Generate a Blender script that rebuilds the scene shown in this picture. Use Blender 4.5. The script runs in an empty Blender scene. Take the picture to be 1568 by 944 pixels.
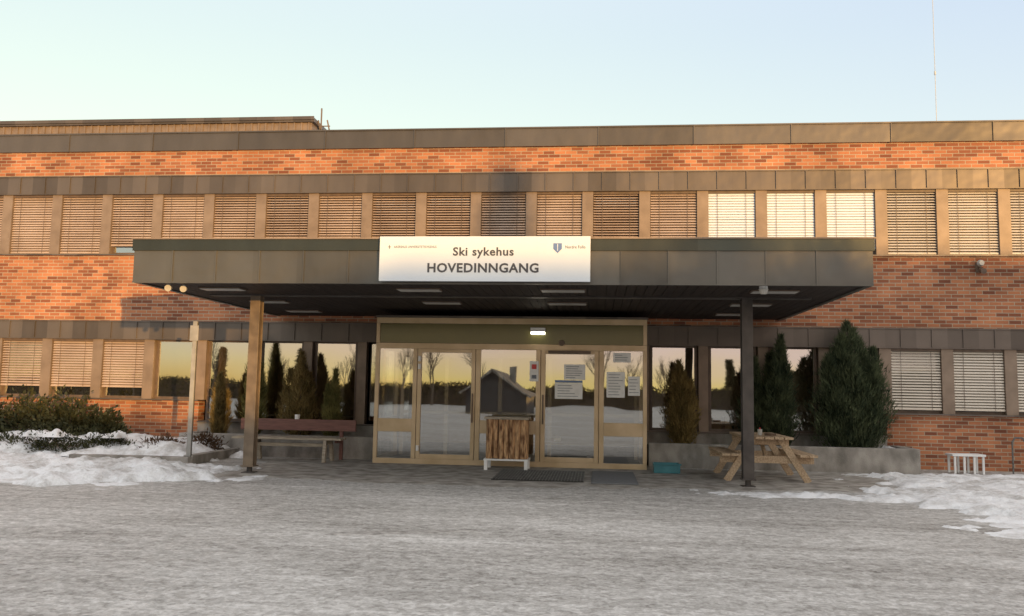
import bpy, math, random
import numpy as np
from mathutils import Vector, Matrix
random.seed(7); rng=np.random.default_rng(7)
S=bpy.context.scene
COL=S.collection
# ---------------------------------------------------------------- materials
def mat(name):
    m=bpy.data.materials.new(name); m.use_nodes=True
    nt=m.node_tree; b=nt.nodes['Principled BSDF']; return m,nt,b
def N(nt,t,**k):
    n=nt.nodes.new(t)
    for a,v in k.items():
        if a.startswith('i_'): n.inputs[a[2:].replace('_',' ')].default_value=v
        else: setattr(n,a,v)
    return n
def LK(nt,a,b): nt.links.new(a,b)
def noise_mat(name,c1,c2,scale=5,rough=.6,metal=0,bump=0,bscale=40,detail=6,mapscale=(1,1,1),spec=.5,lo=.35,hi=.65,r2=None):
    m,nt,b=mat(name)
    tc=N(nt,'ShaderNodeTexCoord'); mp=N(nt,'ShaderNodeMapping'); mp.inputs['Scale'].default_value=mapscale
    LK(nt,tc.outputs['Object'],mp.inputs['Vector'])
    n=N(nt,'ShaderNodeTexNoise',i_Scale=scale,i_Detail=detail); LK(nt,mp.outputs[0],n.inputs['Vector'])
    r=N(nt,'ShaderNodeValToRGB'); r.color_ramp.elements[0].position=lo; r.color_ramp.elements[1].position=hi
    r.color_ramp.elements[0].color=(*c1,1); r.color_ramp.elements[1].color=(*c2,1)
    LK(nt,n.outputs['Fac'],r.inputs[0]); LK(nt,r.outputs[0],b.inputs['Base Color'])
    b.inputs['Roughness'].default_value=rough; b.inputs['Metallic'].default_value=metal
    b.inputs['Specular IOR Level'].default_value=spec
    if r2 is not None:
        mr=N(nt,'ShaderNodeMapRange'); mr.inputs['To Min'].default_value=rough; mr.inputs['To Max'].default_value=r2
        LK(nt,n.outputs['Fac'],mr.inputs[0]); LK(nt,mr.outputs[0],b.inputs['Roughness'])
    if bump:
        n2=N(nt,'ShaderNodeTexNoise',i_Scale=bscale,i_Detail=5); LK(nt,mp.outputs[0],n2.inputs['Vector'])
        bp=N(nt,'ShaderNodeBump',i_Strength=bump,i_Distance=.02); LK(nt,n2.outputs['Fac'],bp.inputs['Height']); LK(nt,bp.outputs[0],b.inputs['Normal'])
    return m
def brick_mat():
    m,nt,b=mat('red_brick')
    tc=N(nt,'ShaderNodeTexCoord'); sx=N(nt,'ShaderNodeSeparateXYZ'); LK(nt,tc.outputs['Object'],sx.inputs[0])
    ad=N(nt,'ShaderNodeMath',operation='ADD'); LK(nt,sx.outputs[0],ad.inputs[0]); LK(nt,sx.outputs[1],ad.inputs[1])
    cx=N(nt,'ShaderNodeCombineXYZ'); LK(nt,ad.outputs[0],cx.inputs[0]); LK(nt,sx.outputs[2],cx.inputs[1])
    br=N(nt,'ShaderNodeTexBrick'); br.inputs['Scale'].default_value=1; br.inputs['Brick Width'].default_value=.24; br.inputs['Row Height'].default_value=.0745
    br.inputs['Mortar Size'].default_value=.0085; br.inputs['Mortar Smooth'].default_value=.3; br.inputs['Bias'].default_value=-.1
    br.inputs['Color1'].default_value=(.44,.178,.088,1); br.inputs['Color2'].default_value=(.225,.078,.046,1); br.inputs['Mortar'].default_value=(.40,.32,.23,1)
    LK(nt,cx.outputs[0],br.inputs['Vector'])
    b2=N(nt,'ShaderNodeTexBrick'); b2.inputs['Scale'].default_value=1; b2.inputs['Brick Width'].default_value=.24; b2.inputs['Row Height'].default_value=.0745
    b2.inputs['Mortar Size'].default_value=.0; b2.inputs['Bias'].default_value=-.5
    b2.inputs['Color1'].default_value=(1,1,1,1); b2.inputs['Color2'].default_value=(.36,.38,.44,1)
    LK(nt,cx.outputs[0],b2.inputs['Vector'])
    mx=N(nt,'ShaderNodeMix',data_type='RGBA',blend_type='MULTIPLY'); mx.inputs[0].default_value=.8
    LK(nt,br.outputs[0],mx.inputs[6]); LK(nt,b2.outputs[0],mx.inputs[7])
    n=N(nt,'ShaderNodeTexNoise',i_Scale=.9,i_Detail=6); LK(nt,tc.outputs['Object'],n.inputs['Vector'])
    mr=N(nt,'ShaderNodeMapRange'); mr.inputs['From Min'].default_value=.3; mr.inputs['From Max'].default_value=.7; mr.inputs['To Min'].default_value=.75; mr.inputs['To Max'].default_value=1.25
    LK(nt,n.outputs['Fac'],mr.inputs[0])
    m2=N(nt,'ShaderNodeMix',data_type='RGBA',blend_type='MULTIPLY'); m2.inputs[0].default_value=1
    LK(nt,mx.outputs[2],m2.inputs[6]); LK(nt,mr.outputs[0],m2.inputs[7])
    LK(nt,m2.outputs[2],b.inputs['Base Color']); b.inputs['Roughness'].default_value=.9; b.inputs['Specular IOR Level'].default_value=.2
    bp=N(nt,'ShaderNodeBump',i_Strength=.5,i_Distance=.006,invert=True); LK(nt,br.outputs['Fac'],bp.inputs['Height']); LK(nt,bp.outputs[0],b.inputs['Normal'])
    return m
def panel_metal(name,c,w=.6,rough=.42,metal=.35,var=.35,off=0.0,bs=.5):
    m,nt,b=mat(name)
    tc=N(nt,'ShaderNodeTexCoord'); sx=N(nt,'ShaderNodeSeparateXYZ'); LK(nt,tc.outputs['Object'],sx.inputs[0])
    ad=N(nt,'ShaderNodeMath',operation='ADD'); ad.inputs[1].default_value=off; LK(nt,sx.outputs[0],ad.inputs[0])
    dv=N(nt,'ShaderNodeMath',operation='DIVIDE'); dv.inputs[1].default_value=w; LK(nt,ad.outputs[0],dv.inputs[0])
    fl=N(nt,'ShaderNodeMath',operation='FLOOR'); LK(nt,dv.outputs[0],fl.inputs[0])
    wn=N(nt,'ShaderNodeTexWhiteNoise',noise_dimensions='1D'); LK(nt,fl.outputs[0],wn.inputs['W'])
    n=N(nt,'ShaderNodeTexNoise',i_Scale=3,i_Detail=7); mp=N(nt,'ShaderNodeMapping'); mp.inputs['Scale'].default_value=(1,1,.35)
    LK(nt,tc.outputs['Object'],mp.inputs[0]); LK(nt,mp.outputs[0],n.inputs['Vector'])
    av=N(nt,'ShaderNodeMath',operation='ADD'); LK(nt,wn.outputs['Value'],av.inputs[0]); LK(nt,n.outputs['Fac'],av.inputs[1])
    mr=N(nt,'ShaderNodeMapRange'); mr.inputs['From Min'].default_value=.2; mr.inputs['From Max'].default_value=1.6; mr.inputs['To Min'].default_value=1-var; mr.inputs['To Max'].default_value=1+var
    LK(nt,av.outputs[0],mr.inputs[0])
    m2=N(nt,'ShaderNodeMix',data_type='RGBA',blend_type='MULTIPLY'); m2.inputs[0].default_value=1; m2.inputs[6].default_value=(*c,1)
    LK(nt,mr.outputs[0],m2.inputs[7]); LK(nt,m2.outputs[2],b.inputs['Base Color'])
    b.inputs['Roughness'].default_value=rough; b.inputs['Metallic'].default_value=metal
    n2=N(nt,'ShaderNodeTexNoise',i_Scale=1.7,i_Detail=2); LK(nt,tc.outputs['Object'],n2.inputs['Vector'])
    bp=N(nt,'ShaderNodeBump',i_Strength=bs,i_Distance=.04); LK(nt,n2.outputs['Fac'],bp.inputs['Height']); LK(nt,bp.outputs[0],b.inputs['Normal'])
    return m
def glass_mat(name,fac=.5,tint=(.92,.92,.9)):
    m=bpy.data.materials.new(name); m.use_nodes=True; nt=m.node_tree; nt.nodes.clear()
    o=N(nt,'ShaderNodeOutputMaterial'); g=N(nt,'ShaderNodeBsdfGlossy'); g.inputs['Roughness'].default_value=.015; g.inputs['Color'].default_value=(*tint,1)
    t=N(nt,'ShaderNodeBsdfTransparent'); t.inputs['Color'].default_value=(.9,.92,.9,1)
    x=N(nt,'ShaderNodeMixShader'); x.inputs[0].default_value=fac
    tc=N(nt,'ShaderNodeTexCoord'); n=N(nt,'ShaderNodeTexNoise',i_Scale=.9,i_Detail=1); LK(nt,tc.outputs['Object'],n.inputs['Vector'])
    bp=N(nt,'ShaderNodeBump',i_Strength=.08,i_Distance=.05); LK(nt,n.outputs['Fac'],bp.inputs['Height']); LK(nt,bp.outputs[0],g.inputs['Normal'])
    LK(nt,t.outputs[0],x.inputs[1]); LK(nt,g.outputs[0],x.inputs[2]); LK(nt,x.outputs[0],o.inputs[0]); return m
def leaf_mat(name,c1,c2,rough=.7,tr=.35):
    m,nt,b=mat(name); g=N(nt,'ShaderNodeNewGeometry'); r=N(nt,'ShaderNodeValToRGB')
    r.color_ramp.elements[0].color=(*c1,1); r.color_ramp.elements[1].color=(*c2,1)
    tc=N(nt,'ShaderNodeTexCoord'); n=N(nt,'ShaderNodeTexNoise',i_Scale=4,i_Detail=3); LK(nt,tc.outputs['Object'],n.inputs['Vector'])
    a=N(nt,'ShaderNodeMath',operation='MULTIPLY_ADD'); a.inputs[1].default_value=.5; LK(nt,g.outputs['Random Per Island'],a.inputs[0])
    s=N(nt,'ShaderNodeMath',operation='MULTIPLY_ADD'); s.inputs[1].default_value=1.6; s.inputs[2].default_value=-.55; LK(nt,n.outputs['Fac'],s.inputs[0]); LK(nt,s.outputs[0],a.inputs[2])
    LK(nt,a.outputs[0],r.inputs[0]); LK(nt,r.outputs[0],b.inputs['Base Color']); b.inputs['Roughness'].default_value=rough; b.inputs['Specular IOR Level'].default_value=.2
    tl=N(nt,'ShaderNodeBsdfTranslucent'); LK(nt,r.outputs[0],tl.inputs[0]); x=N(nt,'ShaderNodeMixShader'); x.inputs[0].default_value=tr
    LK(nt,b.outputs[0],x.inputs[1]); LK(nt,tl.outputs[0],x.inputs[2]); LK(nt,x.outputs[0],nt.nodes['Material Output'].inputs[0])
    return m
def emis(name,c,s):
    m,nt,b=mat(name); b.inputs['Emission Color'].default_value=(*c,1); b.inputs['Emission Strength'].default_value=s; b.inputs['Base Color'].default_value=(*c,1); return m

M={}
M['brick']=brick_mat()
M['metal']=panel_metal('brown_sheet_metal',(.115,.093,.078),.6)
M['parapet']=panel_metal('parapet_sheet_metal',(.105,.09,.078),2.0,rough=.38,off=-.62)
M['fascia']=panel_metal('canopy_sheet_metal',(.10,.094,.083),.67,off=-.24,rough=.36,var=.3,bs=.9)
M['fascia_lip']=panel_metal('canopy_lip_metal',(.045,.05,.04),2.0,rough=.35)
M['pier']=noise_mat('pier_cladding',(.20,.145,.105),(.27,.20,.148),3,.5,.15)
M['frame_b']=noise_mat('window_frame_brown',(.10,.07,.05),(.15,.1,.07),8,.5)
M['frame_w']=noise_mat('window_frame_pale',(.5,.45,.38),(.6,.55,.46),8,.5)
M['blind']=noise_mat('blind_slat_copper',(.42,.31,.235),(.54,.41,.32),1.3,.42,.15)
M['blind_sun']=noise_mat('blind_slat_sunlit',(.62,.55,.46),(.70,.62,.52),1.3,.42,.1)  # paler slats: sunlight on the right-hand blinds is put into the colour
M['blind_w']=noise_mat('blind_slat_white',(.70,.75,.82),(.76,.81,.88),1.3,.45)
M['glass']=glass_mat('window_glass',.46)
M['glass_d']=glass_mat('door_glass',.40)
M['dark']=noise_mat('dark_interior',(.02,.018,.016),(.03,.027,.024),3,.8)
M['room']=noise_mat('interior_wall',(.46,.31,.18),(.52,.36,.22),1,.8)
M['roomfloor']=noise_mat('interior_floor',(.10,.08,.06),(.14,.11,.08),2,.5)
M['alu']=noise_mat('anodised_frame',(.46,.34,.20),(.58,.44,.28),2.5,.38,.25)
M['olive']=noise_mat('header_panel',(.06,.06,.02),(.085,.08,.028),1.5,.12,.3,r2=.2)
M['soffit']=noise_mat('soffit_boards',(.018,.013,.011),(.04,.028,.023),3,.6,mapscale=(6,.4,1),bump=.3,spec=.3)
M['steel']=noise_mat('column_steel_sunlit',(.15,.11,.075),(.22,.165,.115),6,.42,.15,bump=.1,bscale=20)  # sunlit tone of the left column painted into the steel
M['steel_d']=noise_mat('column_steel_shaded',(.05,.042,.038),(.08,.068,.06),6,.42,.2,bump=.1,bscale=20)  # same steel for the right column, its shade put into a darker colour
M['conc']=noise_mat('concrete',(.18,.165,.145),(.38,.35,.315),3.5,.9,bump=.5,bscale=50,detail=10,mapscale=(1,1,.6))
M['white']=noise_mat('white_paint',(.74,.74,.73),(.8,.8,.79),4,.5)
M['signw']=noise_mat('sign_white',(.72,.76,.80),(.76,.80,.83),2,.4)
M['ink']=noise_mat('sign_ink',(.06,.06,.07),(.075,.075,.085),2,.5)
M['blue']=noise_mat('sign_blue',(.12,.2,.38),(.14,.22,.42),2,.5)
M['red']=noise_mat('sign_red',(.5,.04,.04),(.55,.05,.05),2,.5)
M['paper']=noise_mat('paper',(.72,.72,.7),(.8,.8,.78),9,.7)
M['print']=noise_mat('printed_text',(.12,.14,.18),(.25,.27,.3),30,.7)
M['lampplate']=noise_mat('lamp_diffuser',(.42,.41,.38),(.52,.5,.46),4,.35)
M['postgrey']=noise_mat('post_grey_paint',(.27,.265,.25),(.36,.35,.33),6,.5)
M['lamp']=emis('lit_lamp',(1,.93,.75),9)
M['wood']=noise_mat('weathered_pine',(.34,.23,.14),(.54,.40,.26),5,.7,mapscale=(8,1,8),bump=.2)
M['wood_g']=noise_mat('grey_bench_wood',(.26,.22,.17),(.42,.36,.28),5,.75,mapscale=(1,9,9),bump=.2)
M['wood_r']=noise_mat('red_stained_board',(.13,.055,.045),(.20,.09,.07),5,.6,mapscale=(1,9,9))
M['bark']=noise_mat('log_bark',(.12,.05,.02),(.68,.42,.22),6,.85,mapscale=(3.5,3.5,.8),bump=1,bscale=22,lo=.36,hi=.64,detail=10)
M['matg']=noise_mat('grey_mat',(.14,.145,.15),(.2,.2,.205),60,.9,bump=.4)
M['grate']=noise_mat('galvanised_grate',(.10,.10,.10),(.18,.18,.17),20,.5,.6)
M['teal']=noise_mat('teal_plastic',(.03,.16,.19),(.05,.22,.25),4,.4)
M['trunk']=noise_mat('bark_dark',(.05,.035,.025),(.10,.075,.055),12,.9)
M['birch']=noise_mat('birch_twig',(.10,.075,.055),(.2,.155,.12),8,.8)
M['jun']=leaf_mat('juniper_needles',(.014,.028,.018),(.14,.165,.085))
M['jun_b']=leaf_mat('juniper_needles_brown_sunlit',(.10,.08,.03),(.46,.34,.14),tr=.45)  # brown needles, brightened so the sunlit look sits in the colour
M['jun_l']=leaf_mat('juniper_needles_sunlit',(.08,.09,.03),(.40,.36,.14),tr=.45)  # sunlight on the left junipers painted into the needle colour
M['rho']=leaf_mat('rhododendron_leaves',(.018,.024,.012),(.10,.10,.045),.5,.2)
M['twig']=leaf_mat('red_twigs',(.045,.028,.016),(.17,.10,.06))
M['spr']=leaf_mat('spruce_needles',(.045,.04,.022),(.17,.145,.07))
def snow_mat():
    m,nt,b=mat('snow')
    tc=N(nt,'ShaderNodeTexCoord'); n=N(nt,'ShaderNodeTexNoise',i_Scale=2.2,i_Detail=10,i_Roughness=.7); LK(nt,tc.outputs['Object'],n.inputs['Vector'])
    n3=N(nt,'ShaderNodeTexNoise',i_Scale=26,i_Detail=6,i_Roughness=.8); LK(nt,tc.outputs['Object'],n3.inputs['Vector'])
    r=N(nt,'ShaderNodeValToRGB'); e=r.color_ramp.elements; e[0].position=.36; e[0].color=(.50,.485,.47,1); e[1].position=.54; e[1].color=(.84,.85,.87,1)
    LK(nt,n.outputs['Fac'],r.inputs[0])
    r2=N(nt,'ShaderNodeValToRGB'); e=r2.color_ramp.elements; e[0].position=.30; e[0].color=(.35,.3,.25,1); e[1].position=.38; e[1].color=(1,1,1,1)
    LK(nt,n3.outputs['Fac'],r2.inputs[0])
    mx=N(nt,'ShaderNodeMix',data_type='RGBA',blend_type='MULTIPLY'); mx.inputs[0].default_value=.8; LK(nt,r.outputs[0],mx.inputs[6]); LK(nt,r2.outputs[0],mx.inputs[7]); LK(nt,mx.outputs[2],b.inputs['Base Color'])
    b.inputs['Roughness'].default_value=.65
    n2=N(nt,'ShaderNodeTexNoise',i_Scale=9,i_Detail=8,i_Roughness=.65); LK(nt,tc.outputs['Object'],n2.inputs['Vector'])
    bp=N(nt,'ShaderNodeBump',i_Strength=1,i_Distance=.05); LK(nt,n2.outputs['Fac'],bp.inputs['Height']); LK(nt,bp.outputs[0],b.inputs['Normal']); return m
M['snow']=snow_mat()
M['housew']=noise_mat('neighbour_cladding',(.05,.05,.055),(.08,.08,.085),2,.8)
M['roof']=noise_mat('roof_tile',(.06,.06,.065),(.11,.11,.115),2,.7)
def asphalt():
    m,nt,b=mat('frosted_asphalt')
    tc=N(nt,'ShaderNodeTexCoord')
    def nz(scale,det,ms=(1,1,1),rough=.6,rot=0,dist=0):
        mp=N(nt,'ShaderNodeMapping'); mp.inputs['Scale'].default_value=ms; mp.inputs['Rotation'].default_value=(0,0,rot); LK(nt,tc.outputs['Object'],mp.inputs[0])
        n=N(nt,'ShaderNodeTexNoise',i_Scale=scale,i_Detail=det,i_Roughness=rough,i_Distortion=dist); LK(nt,mp.outputs[0],n.inputs['Vector']); return n.outputs['Fac']
    def math_(op,a,b_,c=None):
        n=N(nt,'ShaderNodeMath',operation=op)
        for i,v in enumerate([a,b_,c]):
            if v is None: continue
            if isinstance(v,(int,float)): n.inputs[i].default_value=v
            else: LK(nt,v,n.inputs[i])
        return n.outputs[0]
    big=nz(.45,5,(.6,1.4,1),.6,.1,.6); strk=nz(1.1,4,(.07,2.8,1),.5,.05); strk2=nz(1.0,3,(.06,4.5,1),.5,-.09); grain=nz(26,4,(1,1,1),.7); mid=nz(7,6,(.8,1.2,1),.75,0,.3)
    vo=N(nt,'ShaderNodeTexVoronoi',i_Scale=24); mpv=N(nt,'ShaderNodeMapping'); LK(nt,tc.outputs['Object'],mpv.inputs[0]); LK(nt,mpv.outputs[0],vo.inputs['Vector'])
    sv=N(nt,'ShaderNodeSeparateColor'); LK(nt,vo.outputs['Color'],sv.inputs[0])
    s=math_('MULTIPLY_ADD',big,.95,math_('MULTIPLY_ADD',strk,.6,math_('MULTIPLY_ADD',strk2,.45,math_('MULTIPLY_ADD',grain,1.1,math_('MULTIPLY_ADD',mid,1.5,math_('MULTIPLY',sv.outputs[0],.34))))))
    r=N(nt,'ShaderNodeValToRGB'); e=r.color_ramp.elements
    e[0].position=.37; e[0].color=(.13,.12,.105,1); e[1].position=.66; e[1].color=(.88,.87,.86,1)
    x=e.new(.44); x.color=(.29,.275,.255,1); x=e.new(.51); x.color=(.455,.44,.42,1); x=e.new(.57); x.color=(.63,.615,.595,1)
    LK(nt,math_('DIVIDE',s,4.92),r.inputs[0]); LK(nt,r.outputs[0],b.inputs['Base Color'])
    mr=N(nt,'ShaderNodeMapRange'); mr.inputs['From Min'].default_value=.35; mr.inputs['From Max'].default_value=.65; mr.inputs['To Min'].default_value=.8; mr.inputs['To Max'].default_value=.4
    LK(nt,mid,mr.inputs[0]); LK(nt,mr.outputs[0],b.inputs['Roughness'])
    bp=N(nt,'ShaderNodeBump',i_Strength=.9,i_Distance=.03); LK(nt,math_('MULTIPLY_ADD',sv.outputs[0],.35,math_('ADD',grain,mid)),bp.inputs['Height']); LK(nt,bp.outputs[0],b.inputs['Normal'])
    return m
M['asph']=asphalt()
M['wet']=noise_mat('damp_asphalt',(.18,.17,.155),(.42,.40,.38),12,.6,bump=.5,detail=9)
M['pave']=noise_mat('entrance_paving',(.20,.18,.155),(.44,.41,.37),4,.8,bump=.5,bscale=60,detail=10)
# ---------------------------------------------------------------- mesh builder
class MB:
    def __init__(s): s.v=[];s.f=[];s.m=[];s.mats=[]
    def mi(s,k):
        if k not in s.mats: s.mats.append(k)
        return s.mats.index(k)
    def box(s,x0,x1,y0,y1,z0,z1,k,M4=None):
        n=len(s.v); P=[(x0,y0,z0),(x1,y0,z0),(x1,y1,z0),(x0,y1,z0),(x0,y0,z1),(x1,y0,z1),(x1,y1,z1),(x0,y1,z1)]
        if M4 is not None: P=[tuple(M4@Vector(p)) for p in P]
        s.v+=P; i=s.mi(k)
        for f in [(0,3,2,1),(4,5,6,7),(0,1,5,4),(1,2,6,5),(2,3,7,6),(3,0,4,7)]:
            s.f.append(tuple(n+a for a in f)); s.m.append(i)
    def beam(s,a,b,w,h,k):
        a=Vector(a);b=Vector(b);d=b-a;L=d.length; q=d.to_track_quat('X','Z').to_matrix().to_4x4()
        s.box(0,L,-w/2,w/2,-h/2,h/2,k,Matrix.Translation(a)@q)
    def poly(s,pts,k):
        n=len(s.v); s.v+=pts; s.f.append(tuple(range(n,n+len(pts)))); s.m.append(s.mi(k))
    def cyl(s,a,b,r0,r1,k,seg=12,caps=True):
        a=Vector(a);b=Vector(b);d=b-a; q=d.to_track_quat('Z','X').to_matrix(); n=len(s.v); i=s.mi(k)
        for c,r in ((a,r0),(b,r1)):
            for j in range(seg):
                t=2*math.pi*j/seg; s.v.append(tuple(c+q@Vector((r*math.cos(t),r*math.sin(t),0))))
        for j in range(seg):
            s.f.append((n+j,n+(j+1)%seg,n+seg+(j+1)%seg,n+seg+j)); s.m.append(i)
        if caps:
            s.f.append(tuple(n+j for j in range(seg))[::-1]); s.m.append(i); s.f.append(tuple(n+seg+j for j in range(seg))); s.m.append(i)
    def build(s,name,parent=None,smooth=False,bevel=0):
        me=bpy.data.meshes.new(name); me.from_pydata(s.v,[],s.f)
        for k in s.mats: me.materials.append(M[k])
        me.polygons.foreach_set('material_index',s.m)
        if smooth: me.polygons.foreach_set('use_smooth',[True]*len(s.f))
        me.update(); o=bpy.data.objects.new(name,me); COL.objects.link(o)
        if parent: o.parent=parent
        if bevel:
            md=o.modifiers.new('bevel','BEVEL'); md.width=bevel; md.segments=2; md.limit_method='ANGLE'
        return o
def empty(name,loc=(0,0,0)):
    e=bpy.data.objects.new(name,None); COL.objects.link(e); e.empty_display_size=.2; return e
def npmesh(name,V,F,k,parent=None):
    me=bpy.data.meshes.new(name); V=np.asarray(V,np.float32); F=np.asarray(F,np.int32); n=F.shape[1]
    me.vertices.add(len(V)); me.vertices.foreach_set('co',V.ravel()); me.loops.add(F.size); me.loops.foreach_set('vertex_index',F.ravel())
    me.polygons.add(len(F)); me.polygons.foreach_set('loop_start',np.arange(0,F.size,n,dtype=np.int32)); me.update(calc_edges=True); me.validate()
    me.materials.append(M[k]); o=bpy.data.objects.new(name,me); COL.objects.link(o)
    if parent: o.parent=parent
    return o
# ---------------------------------------------------------------- hospital building
hb=empty('hospital_building')
XL,XR=-26.4,28.8
zA,zB,zC,zD,zE,zF,zG,zH=7.04,6.65,6.06,5.68,4.30,2.785,2.417,1.10
b=MB()
b.box(XL,XR,0,.3,zC,zB,'brick'); b.box(XL,XR,0,.3,zF,zE-.03,'brick')
b.box(XL,-6.0,0,.3,-.1,zH-.03,'brick'); b.box(8.4,XR,0,.3,-.1,zH-.03,'brick')
b.box(-6.0,-1.62,0,.3,-.1,.62,'conc'); b.box(3.53,8.4,0,.3,-.1,.62,'conc')
b.box(XL,XL+.3,.301,14,-.1,zB,'brick'); b.box(XR-.3,XR,.301,14,-.1,zB,'brick'); b.box(XL,XR,14.001,14.3,-.1,zB,'brick')
b.build('brick_walls',hb)
b=MB()
b.box(XL-.05,XR+.05,-.06,.34,zB+.001,zA,'parapet'); b.box(XL-.05,XR+.05,-.085,.36,zA,zA+.03,'parapet')
for i in range(-13,14):
    X=.62+2.0*i
    if XL<X<XR: b.box(X-.012,X+.012,-.08,-.06,zB-.005,zA,'parapet')
b.box(XL+.301,XR-.301,.35,13.99,6.7,6.85,'roof')
b.build('roof_parapet',hb)
b=MB()
for (z0,z1) in ((zD,zC),(zG,zF)):
    for (xa,xb) in ((XL,XR),):
        b.box(xa,xb,-.045,.28,z0+.0005,z1-.0005,'metal'); b.box(xa,xb,-.065,-.02,z1-.0004,z1+.022,'metal'); b.box(xa,xb,-.06,-.0,z0-.02,z0,'metal')
    n=int((XR-XL)/.6)
    for i in range(n+1):
        X=XL+.3+.6*i; b.box(X-.009,X+.009,-.068,-.045,z0,z1-.001,'metal')
b.build('metal_bands',hb)
b=MB(); fr=MB(); gl=MB(); bl=MB()
def blinds(xa,xb,z0,z1,k,ang,pitch=.056,drop=1.0,y=.045):
    bl.box(xa,xb,y-.035,y+.035,z1-.07,z1,'frame_b')
    zz=z1-.09; zend=z1-(z1-z0)*drop+.02; a=math.radians(ang)
    w=.064
    while zz>zend:
        c,s_=math.cos(a)*w/2,math.sin(a)*w/2; q=random.uniform(-.0015,.0015); e=random.uniform(-.002,.002)
        bl.poly([(xa+.01,y-c,zz-s_+q),(xb-.01,y-c,zz-s_+q+e),(xb-.01,y-.006,zz+.006+e),(xa+.01,y-.006,zz+.006)],k)
        bl.poly([(xa+.01,y-.006,zz+.006),(xb-.01,y-.006,zz+.006+e),(xb-.01,y+c,zz+s_+e),(xa+.01,y+c,zz+s_)],k)
        zz-=pitch
    bl.box(xa+.01,xb-.01,y-.02,y+.02,zz+.02,zz+.045,k)
    for f in (.2,.8):
        X=xa+(xb-xa)*f; bl.box(X-.004,X+.004,y-.034,y-.031,zz+.03,z1-.05,'frame_b')
def window(xa,xb,z0,z1,fk='frame_b',y=.13,t=.055):
    fr.box(xa,xb,y-.03,y+.04,z0,z0+t,fk); fr.box(xa,xb,y-.03,y+.04,z1-t,z1,fk)
    fr.box(xa,xa+t,y-.03,y+.04,z0+t,z1-t,fk); fr.box(xb-t,xb,y-.03,y+.04,z0+t,z1-t,fk)
    gl.poly([(xa+t,y,z0+t),(xb-t,y,z0+t),(xb-t,y,z1-t),(xa+t,y,z1-t)],'glass')
pw=.115
npi=int(round((XR-XL)/1.2))
for i in range(npi+1):
    X=XL+1.2*i
    b.box(X-pw,X+pw,-.012,.28,zE+.001,zD-.021,'pier')
    if X<-5.9: b.box(X-pw,X+pw,-.012,.28,zH+.001,zG-.021,'pier')
    elif X>8.3: b.box(X-pw,X+pw,-.012,.28,zH+.001,zG-.021,'pier')
    elif X<-1.7 or X>3.5: b.box(X-pw*.85,X+pw*.85,-.0,.28,.651,zG-.021,'pier')
    if i==npi: break
    xa,xb=X+pw,X+1.2-pw; r=round(X*10)/10
    window(xa,xb,zE,zD)
    white=4.7<r<8.3
    d=1.0
    if abs(r+8.4)<.1 : d=.9
    if abs(r+7.2)<.1 : d=.9
    if white: d=.93
    kk='blind_w' if white else ('blind_sun' if r>8.3 else 'blind')
    blinds(xa,xb,zE,zD,kk,random.uniform(34,54) if not white else 62,drop=d*random.uniform(.975,1))
    if X<-6.1 or X>8.3:
        window(xa,xb,zH,zG)
        if X<-7.3 or X>8.3: blinds(xa,xb,zH,zG,'blind' if X<0 else 'blind_sun',random.uniform(40,52),drop=.84 if X<-7.3 else .97)
    elif X<-2.3: window(xa,xb,.65,zG,'frame_b')
    elif X>3.5: window(xa,xb,.65,zG,'frame_b')
window(-2.28,-1.66,.65,zG)
b.box(XL,XR,-.06,.28,zE-.03,zE,'metal')
b.box(XL,-6.0,-.06,.28,zH-.03,zH,'metal'); b.box(8.4,XR,-.06,.28,zH-.03,zH,'metal')
b.box(-6.0,-1.65,-.05,.28,.62,.65,'metal'); b.box(3.56,8.4,-.05,.28,.62,.65,'metal')
b.build('window_piers',hb); fr.build('window_frames',hb); gl.build('window_glass',hb); bl.build('window_blinds',hb)
b=MB()
b.box(XL+.31,XR-.31,.6,.62,3.0,6.6,'dark'); b.box(XL+.31,-6.05,.6,.62,0,2.6,'dark'); b.box(8.45,XR-.31,.6,.62,0,2.6,'dark')
b.box(-6.04,8.44,.301,6,-.05,.02,'roomfloor'); b.box(-6.04,8.44,.301,6,2.6,2.7,'room'); b.box(-6.04,8.44,4.501,4.6,0,2.6,'room')
b.box(-6.045,-6.0,.65,6,0.02,2.6,'room'); b.box(8.4,8.44,.65,6,0.02,2.6,'room')
b.box(-2.5,-2.4,1.5,4.5,.02,2.6,'room')
for X in (-5.2,-4.0,-3.1,4.6,5.7,7.2):
    b.cyl((X,2,.02),(X,2,.72),.03,.03,'frame_b'); b.cyl((X,2,.72),(X,2,.75),.4,.4,'wood'); b.box(X+.5,X+.9,1.8,2.2,.42,.46,'wood_r'); b.box(X+.86,X+.9,1.8,2.2,.46,.9,'wood_r')
    for q in (.52,.88):
        for w_ in (1.82,2.18): b.box(X+q-.015,X+q+.015,w_-.015,w_+.015,.02,.42,'frame_b')
b.build('interior_rooms',hb)
b=MB()
b.box(-40,-6.6,8,13.5,6.86,9.93,'pier')
for i in range(140):
    X=-6.7-.24*i; b.box(X-.03,X+.03,7.965,8,6.86,9.93,'pier')
b.box(-40.1,-6.5,7.9,13.6,9.93,10.06,'metal'); b.box(-40.1,-6.5,7.86,7.9,9.99,10.1,'metal')
b.box(-19,-6.6,7.93,7.965,9.30,9.42,'metal')
b.beam((-6.4,8.3,9.0),(-6.4,8.3,10.5),.04,.04,'steel'); b.beam((-6.0,8.3,8.0),(-6.5,8.3,10.1),.04,.04,'steel'); b.beam((-5.7,8.3,8.0),(-6.2,8.3,10.1),.04,.04,'steel')
for i in range(6): b.beam((-6.05-.07*i,8.3,8.4+.3*i),(-5.75-.07*i,8.3,8.4+.3*i),.03,.03,'steel')
b.build('roof_plant_room',hb)
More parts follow.
